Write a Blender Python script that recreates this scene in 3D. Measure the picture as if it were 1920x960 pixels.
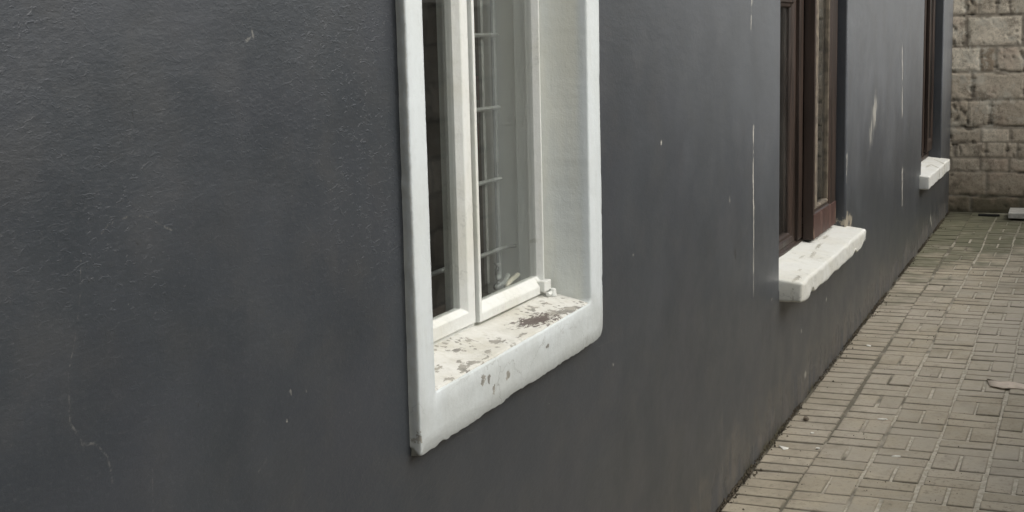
import bpy, bmesh, math, random
import numpy as np
from mathutils import Vector, Matrix
random.seed(7); rng = np.random.default_rng(11)
S = bpy.context.scene
for o in list(bpy.data.objects): bpy.data.objects.remove(o)
COL = S.collection

# ------------------------------------------------------------------ camera
CAM_H = 1.575
cd = bpy.data.cameras.new('camera'); cam = bpy.data.objects.new('camera', cd); COL.objects.link(cam)
cd.sensor_width = 36; cd.sensor_fit = 'HORIZONTAL'; cd.lens = 2582.555 / 1920 * 36
cd.clip_start = 0.05; cd.clip_end = 900
RR = ((0.38828533, -0.92123431, -0.02370355), (-0.15065319, -0.03808022, -0.98785298), (0.90914142, 0.38713983, -0.15357288))
m = Matrix.Identity(4)
for i in range(3):
    m[i][0] = RR[0][i]; m[i][1] = -RR[1][i]; m[i][2] = -RR[2][i]
m[0][3], m[1][3], m[2][3] = 0, 0, CAM_H
cam.matrix_world = m
S.camera = cam

# ------------------------------------------------------------------ sky, sun, exposure
EL, AZ = math.radians(44), math.radians(-88)      # soft sun behind cloud, over the boundary wall
w = bpy.data.worlds.new('World'); S.world = w; w.use_nodes = True
nt = w.node_tree; bg = nt.nodes['Background']
sky = nt.nodes.new('ShaderNodeTexSky'); sky.sky_type = 'NISHITA'; sky.sun_disc = False
sky.sun_elevation = EL; sky.sun_rotation = math.radians(90) - AZ; sky.dust_density = 6; sky.air_density = 1.2; sky.ozone_density = 1
hs = nt.nodes.new('ShaderNodeHueSaturation'); hs.inputs['Saturation'].default_value = 0.36
nt.links.new(sky.outputs[0], hs.inputs['Color']); nt.links.new(hs.outputs[0], bg.inputs[0]); bg.inputs[1].default_value = 0.15
sd = bpy.data.lights.new('sun', 'SUN'); sun = bpy.data.objects.new('sun', sd); COL.objects.link(sun)
sd.energy = 0.5; sd.angle = math.radians(60); sd.color = (1, 0.97, 0.92)
dv = Vector((math.cos(EL) * math.cos(AZ), math.cos(EL) * math.sin(AZ), math.sin(EL)))
sun.rotation_euler = (-dv).to_track_quat('-Z', 'Y').to_euler(); sun.location = (2, -3, 6)
S.view_settings.view_transform = 'Standard'; S.view_settings.look = 'None'; S.view_settings.gamma = 1
S.view_settings.exposure = 0.40
S.render.engine = 'CYCLES'
S.cycles.max_bounces = 6; S.cycles.transparent_max_bounces = 12

# ------------------------------------------------------------------ object helpers
def link_mesh(name, me, mats, parent=None, smooth=False):
    o = bpy.data.objects.new(name, me); COL.objects.link(o)
    for mm in (mats if isinstance(mats, (list, tuple)) else [mats]): me.materials.append(mm)
    if smooth:
        for p in me.polygons: p.use_smooth = True
    if parent is not None:
        o.parent = parent
        r = parent
        M0 = Matrix.Identity(4)
        while r is not None: M0 = r.matrix_basis @ M0 if False else M0; r = r.parent
        root = parent
        while root.parent: root = root.parent
        if parent is root: o.matrix_parent_inverse = Matrix.Translation(-root.location)
    return o
def pyd(name, v, f, mats, parent=None, smooth=False):
    me = bpy.data.meshes.new(name); me.from_pydata([tuple(map(float, p)) for p in v], [], f); me.update()
    return link_mesh(name, me, mats, parent, smooth)
def bevel(o, wd=0.003, seg=2):
    b = o.modifiers.new('bevel', 'BEVEL'); b.width = wd; b.segments = seg; b.limit_method = 'ANGLE'; b.angle_limit = math.radians(35)
    return o
def empty(name, loc, label=None, cat=None):
    o = bpy.data.objects.new(name, None); COL.objects.link(o); o.location = loc; o.empty_display_size = .1
    if label: o['label'] = label; o['category'] = cat
    return o
def tag(o, label, cat, group=None):
    o['label'] = label; o['category'] = cat
    if group: o['group'] = group
    return o
class MB:
    def __init__(s): s.v = []; s.f = []
    def box(s, x0, x1, y0, y1, z0, z1):
        n = len(s.v)
        s.v += [(x, y, z) for x in (x0, x1) for y in (y0, y1) for z in (z0, z1)]
        s.f += [[n + i for i in q] for q in ((0, 1, 3, 2), (4, 6, 7, 5), (0, 4, 5, 1), (2, 3, 7, 6), (0, 2, 6, 4), (1, 5, 7, 3))]
        return s
    def ring(s, x0, x1, z0, z1, ws, prof):
        # closed picture-frame; ws = widths (left, bottom, right, top); prof = list of (t, y)
        n = len(s.v); k = len(prof)
        for (cx, cz) in ((0, 0), (1, 0), (1, 1), (0, 1)):
            wx = ws[0] if cx == 0 else ws[2]; wz = ws[1] if cz == 0 else ws[3]
            for t, y in prof:
                s.v.append(((x0 + wx * t) if cx == 0 else (x1 - wx * t), y, (z0 + wz * t) if cz == 0 else (z1 - wz * t)))
        for c in range(4):
            d = (c + 1) % 4
            for i in range(k):
                j = (i + 1) % k
                s.f.append([n + c * k + i, n + c * k + j, n + d * k + j, n + d * k + i])
        return s
    def tube(s, pts, r, seg=8):
        pts = [Vector(p) for p in pts]; n0 = len(s.v)
        for i, p in enumerate(pts):
            t = (pts[min(i + 1, len(pts) - 1)] - pts[max(i - 1, 0)]).normalized()
            a = t.cross(Vector((0, 0, 1)));  a = t.cross(Vector((1, 0, 0))) if a.length < .1 else a
            a.normalize(); b = t.cross(a)
            rr = r[i] if isinstance(r, (list, tuple)) else r
            for q in range(seg):
                an = 2 * math.pi * q / seg; s.v.append(tuple(p + (a * math.cos(an) + b * math.sin(an)) * rr))
        for i in range(len(pts) - 1):
            for q in range(seg):
                q2 = (q + 1) % seg
                s.f.append([n0 + i * seg + q, n0 + i * seg + q2, n0 + (i + 1) * seg + q2, n0 + (i + 1) * seg + q])
        s.f.append([n0 + q for q in range(seg)][::-1]); s.f.append([n0 + (len(pts) - 1) * seg + q for q in range(seg)])
        return s
    def build(s, name, mat, parent=None, bev=0, smooth=False, fix=True):
        o = pyd(name, s.v, s.f, mat, parent, smooth)
        if fix:
            bm = bmesh.new(); bm.from_mesh(o.data); bmesh.ops.recalc_face_normals(bm, faces=bm.faces); bm.to_mesh(o.data); bm.free()
        if bev: bevel(o, bev)
        return o

# numpy value noise --------------------------------------------------
_tab = rng.random((256, 256))
def vnoise(x, y):
    xi = np.floor(x).astype(int); yi = np.floor(y).astype(int); fx = x - xi; fy = y - yi
    fx = fx * fx * (3 - 2 * fx); fy = fy * fy * (3 - 2 * fy)
    t = lambda a, b: _tab[a % 256, b % 256]
    return (t(xi, yi) * (1 - fx) + t(xi + 1, yi) * fx) * (1 - fy) + (t(xi, yi + 1) * (1 - fx) + t(xi + 1, yi + 1) * fx) * fy
def fbm(x, y, o=4):
    r = 0; a = .5; s_ = 0
    for i in range(o):
        r = r + a * vnoise(x * 2 ** i + 17 * i, y * 2 ** i + 31 * i); s_ += a; a *= .5
    return r / s_
def n1(x, f=1.0, seed=0.0): return float(fbm(np.array(x * f + seed * 7.3), np.array(seed * 3.1 + .5), 3)) * 2 - 1

# ------------------------------------------------------------------ shader helpers
class Sh:
    def __init__(s, name):
        s.m = bpy.data.materials.new(name); s.m.use_nodes = True; s.t = s.m.node_tree
        s.b = s.t.nodes['Principled BSDF']; s.out = s.t.nodes['Material Output']
        tc = s.t.nodes.new('ShaderNodeTexCoord'); s.P = tc.outputs['Object']
    def put(s, sock, v):
        if isinstance(v, bpy.types.NodeSocket): s.t.links.new(v, sock)
        elif v is not None:
            try: sock.default_value = v
            except Exception: sock.default_value = (*v, 1)
    def math(s, op, a, b=None, c=None, clamp=False):
        n = s.t.nodes.new('ShaderNodeMath'); n.operation = op; n.use_clamp = clamp
        for i, v in enumerate((a, b, c)):
            if v is not None: s.put(n.inputs[i], v)
        return n.outputs[0]
    def vm(s, op, a, b=None, sc=None):
        n = s.t.nodes.new('ShaderNodeVectorMath'); n.operation = op; s.put(n.inputs[0], a)
        if b is not None: s.put(n.inputs[1], b)
        if sc is not None: s.put(n.inputs['Scale'], sc)
        return n.outputs['Value'] if op in ('DOT_PRODUCT', 'LENGTH') else n.outputs[0]
    def noise(s, sc, det=3, ro=.5, vec=None, stretch=None, dist=0, col=False):
        n = s.t.nodes.new('ShaderNodeTexNoise'); v = vec or s.P
        if stretch: v = s.vm('MULTIPLY', v, stretch)
        s.put(n.inputs['Vector'], v); n.inputs['Scale'].default_value = sc; n.inputs['Detail'].default_value = det
        n.inputs['Roughness'].default_value = ro; n.inputs['Distortion'].default_value = dist
        return n.outputs['Color'] if col else n.outputs['Fac']
    def vor(s, sc, vec=None, feat='F1', out='Distance', rnd=1, stretch=None):
        n = s.t.nodes.new('ShaderNodeTexVoronoi'); n.feature = feat; v = vec or s.P
        if stretch: v = s.vm('MULTIPLY', v, stretch)
        s.put(n.inputs['Vector'], v); n.inputs['Scale'].default_value = sc; n.inputs['Randomness'].default_value = rnd
        return n.outputs[out]
    def ss(s, v, a, b, lo=0., hi=1.):
        n = s.t.nodes.new('ShaderNodeMapRange'); n.interpolation_type = 'SMOOTHSTEP'
        for i, q in enumerate((v, a, b, lo, hi)): s.put(n.inputs[i], q)
        return n.outputs[0]
    def mix(s, f, a, b, mode='MIX'):
        n = s.t.nodes.new('ShaderNodeMix'); n.data_type = 'RGBA'; n.blend_type = mode
        s.put(n.inputs[0], f); s.put(n.inputs[6], a); s.put(n.inputs[7], b)
        return n.outputs[2]
    def sep(s, v=None):
        n = s.t.nodes.new('ShaderNodeSeparateXYZ'); s.put(n.inputs[0], v or s.P); return n.outputs
    def comb(s, x, y, z=0.):
        n = s.t.nodes.new('ShaderNodeCombineXYZ')
        for i, q in enumerate((x, y, z)): s.put(n.inputs[i], q)
        return n.outputs[0]
    def attr(s, name):
        n = s.t.nodes.new('ShaderNodeAttribute'); n.attribute_name = name; return n.outputs
    def seg(s, p, a, b):      # distance to a segment in the 2-d vector p
        ba = (b[0] - a[0], b[1] - a[1], 0); L = ba[0] ** 2 + ba[1] ** 2 + 1e-12
        pa = s.vm('SUBTRACT', p, (a[0], a[1], 0))
        h = s.math('MULTIPLY', s.vm('DOT_PRODUCT', pa, ba), 1 / L, clamp=True)
        return s.vm('LENGTH', s.vm('SUBTRACT', pa, s.vm('SCALE', ba, sc=h)))
    def ell(s, p, c, rx, rz, ang=0):   # normalised ellipse distance (1 at the rim)
        d = s.vm('SUBTRACT', p, (c[0], c[1], 0))
        ca, sa = math.cos(ang), math.sin(ang)
        u = s.vm('DOT_PRODUCT', d, (ca / rx, sa / rx, 0)); v = s.vm('DOT_PRODUCT', d, (-sa / rz, ca / rz, 0))
        return s.vm('LENGTH', s.comb(u, v))
    def bump(s, h, dist=.001, st=1., nrm=None):
        n = s.t.nodes.new('ShaderNodeBump'); s.put(n.inputs['Height'], h); n.inputs['Distance'].default_value = dist; s.put(n.inputs['Strength'], st)
        if nrm is not None: s.put(n.inputs['Normal'], nrm)
        return n.outputs[0]
    def mn(s, lst, op='MINIMUM'):
        r = lst[0]
        for q in lst[1:]: r = s.math(op, r, q)
        return r
    def done(s, col, rough=.6, nrm=None, spec=None, metal=None):
        s.put(s.b.inputs['Base Color'], col); s.put(s.b.inputs['Roughness'], rough)
        if nrm is not None: s.put(s.b.inputs['Normal'], nrm)
        if spec is not None: s.put(s.b.inputs['Specular IOR Level'], spec)
        if metal is not None: s.put(s.b.inputs['Metallic'], metal)
        return s.m
def C(*c): return (*c, 1.)

# ---- dark grey painted plaster of the house
def mat_wall(xa, xb):
    s = Sh('dark_grey_paint')
    inr = lambda *q: any(xa - .1 <= v_ <= xb + .1 for v_ in q); X, Y, Z = s.sep()
    p0 = s.comb(X, Z)
    nz = s.noise(60, 3, .6, col=True)
    p = s.vm('ADD', p0, s.vm('SCALE', s.vm('SUBTRACT', nz, (.5, .5, .5)), sc=.004))
    nzb = s.noise(14, 4, .65, col=True)
    pb = s.vm('ADD', p0, s.vm('SCALE', s.vm('SUBTRACT', nzb, (.5, .5, .5)), sc=.07))
    big = s.noise(1.1, 3, .5); med = s.noise(7, 4, .6)
    base = s.mix(s.ss(big, .35, .68), C(.0255, .0305, .0355), C(.034, .039, .045))
    base = s.mix(s.ss(s.noise(2.6, 2, .5), .45, .7, 0, .5), base, C(.036, .039, .047))       # faint blue cast patches
    base = s.mix(s.ss(med, .42, .72, 0, .45), base, C(.046, .047, .047))
    st = s.noise(5, 5, .7, stretch=(2.2, 1, .3), dist=.5)                                             # faint rain streaks
    base = s.mix(s.math('MULTIPLY', s.ss(st, .53, .75, 0, .5), s.ss(X, 3, 8, .22, .2)), base, C(.075, .077, .079))
    base = s.mix(s.ss(s.noise(230, 3, .8, stretch=(.5, 1, 1)), .5, .8, 0, .45), base, C(.085, .088, .09))
    base = s.mix(s.ss(s.noise(1.9, 5, .7, stretch=(.7, 1, .8)), .5, .62, 0, .25), base, C(.046, .051, .058))
    # sky sheen painted into the far upper wall's colour, with some chalky bloom
    ch = s.math('MULTIPLY', s.ss(X, 2.6, 6.5), s.ss(s.math('ADD', Z, s.ss(s.noise(2.2, 4, .65, stretch=(.9, 1, .6)), .3, .7, -.16, .16)), .45, 1.6))
    base = s.mix(s.math('MULTIPLY', s.math('MULTIPLY', ch, s.ss(Y, 1.165, 1.155)), s.ss(s.noise(7, 4, .6, stretch=(.8, 1, .45)), .3, .65, .78, .92)), base, C(.128, .138, .149))
    # long cream cracks and scrapes
    def lines(lst, pp):
        lst = [q for q in lst if inr(q[0], q[2])] or [(0, 0, 0, .01, .001)]
        return s.mn([s.math('DIVIDE', s.seg(pp, (a, b), (c, d)), w_) for (a, b, c, d, w_) in lst])
    strong = lines([(4.976, 1.25, 4.972, 1.07, .007), (4.972, 1.07, 4.983, .9, .008), (4.983, .9, 4.984, .62, .0045), (4.945, 1.72, 4.93, 1.60, .005),
                    (9.093, 1.478, 9.131, 1.28, .014), (9.131, 1.22, 9.15, 1.05, .014), (9.218, .68, 9.238, .47, .026), (7.035, .97, 7.042, .84, .009),
                    (10.93, .17, 11.03, .10, .02), (1.785, 1.0, 1.787, .99, .001), (5.64, 1.31, 5.66, 1.28, .008)], p)
    m1 = s.ss(s.math('ADD', strong, s.ss(s.noise(42, 4, .75, stretch=(1, 1, .35)), .35, .7, -.5, 1.1)), 1.15, .6, 0, .75)
    faint = lines([(1.378, 1.345, 1.393, 1.357, .0012), (1.393, 1.357, 1.436, 1.364, .0013), (1.436, 1.364, 1.468, 1.361, .0014), (1.468, 1.361, 1.528, 1.332, .0013),
                   (1.343, 1.34, 1.335, 1.28, .0009), (1.335, 1.28, 1.318, 1.22, .0009), (1.318, 1.22, 1.304, 1.19, .001), (1.304, 1.19, 1.299, 1.126, .001),
                   (1.299, 1.126, 1.319, 1.092, .0016), (1.319, 1.092, 1.34, 1.087, .0022), (1.34, 1.087, 1.364, 1.064, .0014), (1.364, 1.064, 1.37, 1.025, .0017),
                   (1.451, 1.019, 1.446, .96, .0007), (3.25, .80, 3.42, .79, .0012), (1.55, 1.515, 1.566, 1.52, .0012),
                   (2.4, .80, 2.52, .783, .001), (1.70, .94, 1.73, .955, .0012)], p)
    m2 = s.math('MULTIPLY', s.ss(faint, 1.5, .5), s.ss(s.noise(150, 3, .7), .45, .62, 0, .11))
    smear = None if not inr(7.9) else s.mn([s.ell(p, (7.94, 1.14), .13, .10, .35), s.ell(p, (7.84, 1.04), .08, .10, -.2)])
    m3 = 0. if not inr(7.9) else s.math('MULTIPLY', s.ss(s.math('ADD', smear, s.ss(s.noise(22, 4, .7, stretch=(1.6, 1, .35)), .3, .7, -.4, .8)), 1.15, .1), .7)
    chips = [(3.816, 1.279, .008, .007), (3.545, .993, .0035, .003), (3.365, .727, .003, .004), (5.998, .083, .022, .016), (5.30, .55, .01, .004), (1.846, 1.03, .0018, .003),
             (1.80, 1.04, .003, .006), (1.98, .96, .0016, .0012), (2.0, .958, .0014, .001), (1.733, 1.588, .009, .003), (1.745, 1.597, .003, .008), (2.3, .86, .002, .002), (4.62, 1.02, .004, .012), (1.425, 1.25, .0012, .0012),
             (6.5, .33, .012, .01), (5.9, .3, .008, .01), (2.9, .74, .0015, .0018)]
    m4 = s.ss(s.math('ADD', s.mn([s.ell(p, (a, b), c, d, .4) for a, b, c, d in chips if inr(a)] or [9.]), s.ss(s.noise(200, 2), .3, .7, -.3, .3)), 1.1, .6, 0, .16 if xb < 3 else .7)
    raw = None if not inr(7.1) else s.mn([s.ell(pb, (7.06, .63), .05, .045, .2), s.ell(pb, (7.17, .615), .045, .045, 0)])
    m5 = 0. if not inr(7.1) else s.ss(s.math('ADD', raw, s.ss(s.noise(30, 3, .7), .3, .7, -.4, .4)), 1.1, .85)
    fl = s.math('MULTIPLY', s.ss(s.vor(75), .10, .04), s.ss(s.vor(75, out='Color'), .93, .97))
    # tiny light specks everywhere, very sparse
    lightmask = s.math('MAXIMUM', s.math('MAXIMUM', m1, m2), s.math('MAXIMUM', m3, m4), clamp=True)
    col = s.mix(s.math('MULTIPLY', fl, .5), base, C(.25, .26, .25))
    col = s.mix(lightmask, col, C(.52, .50, .43))
    col = s.mix(m5, col, C(.31, .275, .21))
    # dark nicks
    dk = [(2.06, 1.484, .0018, .006, .15), (1.459, 1.493, .0012, .006, .12), (1.451, 1.325, .003, .0012, -.6), (2.02, 1.09, .0015, .005, .3), (1.645, 1.33, .001, .003, 0), (4.70, .82, .012, .02, .3),
          (1.352, 1.292, .0015, .0016, 0), (4.46, .8, .005, .015, 0), (1.43, 1.535, .0018, .0014, 0), (1.77, 1.6, .001, .002, 0), (1.56, 1.08, .0012, .003, 0), (1.3, .985, .002, .003, .5)]
    md = s.ss(s.mn([s.ell(p, (a, b), c, d, e) for a, b, c, d, e in dk if inr(a)] or [9.]), 1.2, .8)
    if inr(5.2):
        flake = s.math('MULTIPLY', s.ss(s.ell(pb, (5.2, .46), .16, .075, .5), 1.0, .5), s.ss(s.noise(42, 4, .7, stretch=(1, 1, .5)), .54, .62))
        flake2 = s.math('MULTIPLY', s.ss(s.ell(pb, (5.0, .12), .09, .06, .5), 1.0, .5), s.ss(s.noise(42, 4, .7, stretch=(1, 1, .5)), .54, .6))
        md = s.math('MAXIMUM', md, s.math('MAXIMUM', flake, flake2), clamp=True)
    col = s.mix(md, col, C(.018, .018, .019))
    # splash dirt and rust brown along the foot of the wall
    gz = s.math('MULTIPLY_ADD', X, .0085, -.0674)
    hgt = s.math('SUBTRACT', Z, gz)
    dm = s.ss(s.math('ADD', hgt, s.ss(s.noise(9, 4, .65), .25, .75, .1, -.1)), .24, -.02)
    dn = s.ss(s.noise(6, 4, .65, stretch=(2, 1, .35)), .38, .62, .25, 1)
    col = s.mix(s.math('MULTIPLY', s.math('MULTIPLY', dm, dn), .8), col, C(.135, .118, .09))
    run = s.math('MULTIPLY', s.ss(hgt, .5, .05), s.ss(s.noise(9, 4, .7, stretch=(1.8, 1, .25), dist=.6), .55, .72, 0, .45))
    col = s.mix(run, col, C(.16, .15, .125))
    # relief
    h1 = s.noise(3, 2, .5); h2 = s.noise(26, 5, .6, stretch=(.45, 1, 1)); h3 = s.noise(170, 4, .7, stretch=(.5, 1, 1))
    mask_rough = s.ss(s.noise(1.6, 2), .4, .65)
    nick = s.math('MULTIPLY', s.ss(s.noise(100, 2, .6, stretch=(.5, 1, 1), dist=1.2), .59, .67), s.math('MULTIPLY', s.math('MULTIPLY_ADD', mask_rough, .8, .2), s.math('MULTIPLY', s.ss(X, 3.2, 1.4, .15, 1), s.ss(Z, 1.0, 1.3, .3, 1))))
    n = s.bump(h1, .010, .4); n = s.bump(h2, .0020, .6, n); n = s.bump(h3, .0008, .75, n); n = s.bump(nick, .0010, .6, n)
    if xa > 3: n = s.bump(m5, .003, -1., n)
    rough = s.ss(s.noise(5, 3, .6), .3, .7, .34, .42)
    rough = s.math('MAXIMUM', rough, s.math('MULTIPLY', s.math('MAXIMUM', lightmask, dm), .8))
    s.b.inputs['Sheen Weight'].default_value = .03; s.b.inputs['Sheen Roughness'].default_value = .45; s.b.inputs['Sheen Tint'].default_value = (.85, .93, 1, 1)
    return s.done(col, rough, n, .9)

# ---- white masonry paint; peel = list of (x, y/z, rx, ry, angle) patches ; axes 'xz' or 'xy'
def mat_white(name, base=(.72, .75, .75), axes='xz', peel=(), spots=0., cracks=0., grime=.25, warm=(.55, .53, .44), dark=None, edge=0.):
    s = Sh(name); X, Y, Z = s.sep()
    p0 = s.comb(X, Z if axes == 'xz' else Y)
    pd = s.vm('ADD', p0, s.vm('SCALE', s.vm('SUBTRACT', s.noise(38, 4, .75, col=True), (.5, .5, .5)), sc=.032))
    col = s.mix(s.ss(s.noise(5, 4, .6), .4, .7, 0, grime), C(*base), C(*warm))
    col = s.mix(s.ss(s.noise(45, 4, .65), .5, .75, 0, grime * .8), col, C(base[0] * .75, base[1] * .75, base[2] * .72))
    col = s.mix(s.ss(s.noise(12, 4, .65, stretch=(3, 3, .3)), .52, .75, 0, grime * .8), col, C(*warm))
    if edge:   # darker lower band, raw rough left flank of the plaster band, yellowed reveal
        lowz = s.ss(s.math('ADD', Z, s.ss(s.noise(9, 4, .65), .3, .7, -.04, .04)), .99, .86)
        col = s.mix(s.math('MULTIPLY', lowz, .55), col, s.mix(s.noise(60, 4, .7), C(.30, .32, .30), C(.46, .48, .46)))
        flank = s.math('MULTIPLY', s.ss(X, 2.222, 2.216), s.ss(s.math('ADD', Y, s.ss(s.noise(90, 3, .7), .3, .7, -.0012, .0012)), 1.1252, 1.1268))
        col = s.mix(s.math('MULTIPLY', flank, s.ss(s.noise(50, 4, .7), .3, .6, .4, 1)), col, C(.46, .47, .43))
        col = s.mix(s.math('MULTIPLY', s.ss(Y, 1.135, 1.16), s.ss(s.noise(8, 4, .6, stretch=(1, 1, .25)), .3, .7, .25, .8)), col, C(.66, .66, .575))
    masks = []
    if peel:
        e = s.mn([s.ell(pd, (a, b), c, d, g) for a, b, c, d, g in peel])
        pm = s.ss(s.math('ADD', e, s.ss(s.noise(90, 4, .7, stretch=(.5, 1.6, 1)), .3, .7, -.55, .55)), 1.02, .92)
        masks.append(pm)
    if spots:
        dd = s.vor(74, vec=pd); rr = s.vor(74, vec=pd, out='Color')
        big = s.ss(s.noise(6, 2), .42, .6)
        masks.append(s.math('MULTIPLY', s.ss(s.math('ADD', dd, s.ss(s.noise(160, 3), .3, .7, -.12, .12)), .50, .40), s.math('MULTIPLY', s.ss(rr, 1 - spots, 1.02 - spots), big)))
    h = s.noise(9, 3, .5)
    n = s.bump(h, .004, .25); n = s.bump(s.noise(60, 5, .7), .0013, .9, n); n = s.bump(s.noise(150, 3, .6, stretch=(1, 1, .18)), .0006, .6, n); n = s.bump(s.noise(260, 2, .6), .0004, .6, n)
    if cracks:
        pc = s.vm('ADD', s.P, s.vm('SCALE', s.vm('SUBTRACT', s.noise(11, 4, .7, col=True), (.5, .5, .5)), sc=.11))
        cracks_ = s.math('MULTIPLY', s.ss(Z, .97, .9), cracks) if edge else cracks
        cr = s.math('MULTIPLY', s.ss(s.vor(7.5, vec=pc, feat='DISTANCE_TO_EDGE'), .012, .003), s.ss(s.noise(5, 3), .45, .6, 0, cracks_))
        col = s.mix(cr, col, C(.28, .29, .27)); n = s.bump(cr, .001, -.7, n)
    if masks:
        pm = s.mn(masks, 'MAXIMUM')
        under = s.mix(s.ss(s.noise(28, 3, .6), .4, .65), C(.30, .29, .25) if dark or edge else C(.44, .43, .37), C(.18, .175, .155) if dark or edge else C(.31, .305, .26))
        if dark:
            de = s.ell(pd, dark[:2], dark[2], dark[3], dark[4])
            dm = s.ss(s.math('ADD', de, s.ss(s.noise(60, 4, .75, stretch=(.45, 1.6, 1)), .3, .7, -.6, .6)), 1.05, .9)
            under = s.mix(dm, under, s.mix(s.noise(90, 2), C(.07, .055, .045), C(.13, .11, .10)))
        col = s.mix(pm, col, under); n = s.bump(pm, .0014, -.9, n)
    return s.done(col, s.ss(s.noise(20, 3), .3, .7, .52, .72), n, .3)

def mat_wood(name, a, b, rough=.4, worn=0.):
    s = Sh(name)
    g = s.noise(30, 5, .65, stretch=(1, 1, .06), dist=.6); g2 = s.noise(160, 3, .6, stretch=(1, 1, .03))
    col = s.mix(s.ss(g, .35, .65), C(*a), C(*b)); col = s.mix(s.ss(g2, .5, .7, 0, .5), col, C(a[0] * .5, a[1] * .5, a[2] * .5))
    if worn:
        col = s.mix(s.ss(s.noise(14, 4, .7, stretch=(1, 1, .2)), .60, .68, 0, worn), col, C(.33, .24, .16))
    return s.done(col, s.ss(g, .3, .7, rough, rough + .2), s.bump(g2, .0006, .6), .5)

def mat_plain(name, col, rough=.6, var=.3, sc=20, bump=.0004):
    s = Sh(name); c = s.mix(s.ss(s.noise(sc, 4, .6), .35, .7), C(*col), C(*[q * (1 - var) for q in col]))
    return s.done(c, rough, s.bump(s.noise(sc * 6, 3), bump, .6))

def mat_glass(name, dirt=.06, even=False):
    s = Sh(name); t = s.t
    tr = t.nodes.new('ShaderNodeBsdfTransparent'); tr.inputs[0].default_value = (.96, .975, .965, 1)
    gl = t.nodes.new('ShaderNodeBsdfGlossy'); gl.inputs['Roughness'].default_value = .015
    nn = s.bump(s.noise(6, 2), .0015, .35); s.t.links.new(nn, gl.inputs['Normal'])
    fr = t.nodes.new('ShaderNodeFresnel'); ge = t.nodes.new('ShaderNodeNewGeometry'); s.put(fr.inputs[0], s.ss(ge.outputs['Backfacing'], 0., 1., 1.68, 1 / 1.68))
    mx = t.nodes.new('ShaderNodeMixShader'); t.links.new(fr.outputs[0], mx.inputs[0]); t.links.new(tr.outputs[0], mx.inputs[1]); t.links.new(gl.outputs[0], mx.inputs[2])
    df = t.nodes.new('ShaderNodeBsdfDiffuse'); df.inputs[0].default_value = (.5, .5, .46, 1)
    m2 = t.nodes.new('ShaderNodeMixShader'); s.put(m2.inputs[0], s.ss(s.noise(30, 5, .7, stretch=(1, 1, .7)), .35, .8, dirt * .8, dirt * 1.2) if even else s.ss(s.noise(9, 5, .7, stretch=(1, 1, .5)), .35, .8, dirt * .4, dirt * 2.2))
    t.links.new(mx.outputs[0], m2.inputs[1]); t.links.new(df.outputs[0], m2.inputs[2]); t.links.new(m2.outputs[0], s.out.inputs[0])
    return s.m

def mat_block(name, moss=True, jc=(.25, .215, .16), k=1.):
    s = Sh(name); X, Y, Z = s.sep(); t = s.attr('tint')[2]; j = s.attr('joint')[2]; dm = s.attr('damage')[2]
    col = s.mix(t, C(.28, .215, .148), C(.90, .81, .65))
    col = s.mix(s.ss(s.noise(3.1, 4, .6), .45, .7, 0, .5), col, C(.42, .39, .31))
    col = s.mix(s.ss(s.noise(70, 4, .7), .45, .7, 0, .45), col, C(.13, .115, .09))
    col = s.mix(s.ss(s.noise(9, 4, .7), .52, .72, 0, .5), col, C(.27, .225, .17))
    col = s.mix(s.ss(s.noise(2.2, 3, .6), .55, .7, 0, .35), col, C(.42, .29, .22))
    col = s.mix(j, col, s.mix(s.noise(40, 3), C(*jc), C(jc[0] * 1.7, jc[1] * 1.75, jc[2] * 1.9)))
    col = s.mix(dm, col, C(.10, .086, .066))
    col = s.mix(s.ss(s.noise(3.7, 5, .72, dist=.4), .53, .63, 0, .55), col, C(.13, .105, .078)); col = s.mix(1., col, C(k, k, k), 'MULTIPLY')
    sm = s.ss(s.noise(5.5, 5, .7, dist=.5), .50, .60, 0, .6); col = s.mix(s.math('MULTIPLY', sm, s.ss(Z, .55, .9)), col, C(.60 * k, .565 * k, .47 * k))
    if moss:
        mz = s.ss(s.math('ADD', Z, s.ss(s.noise(6, 4, .65), .3, .7, .1, -.1)), .30, .02, 0, .75)
        col = s.mix(mz, col, s.mix(s.noise(15, 3), C(.07, .068, .04), C(.12, .115, .075)))
    n = s.bump(s.noise(28, 5, .7), .0035, .8); n = s.bump(s.noise(160, 3, .7), .0018, .8, n)
    return s.done(col, .9, n, .2)

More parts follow.
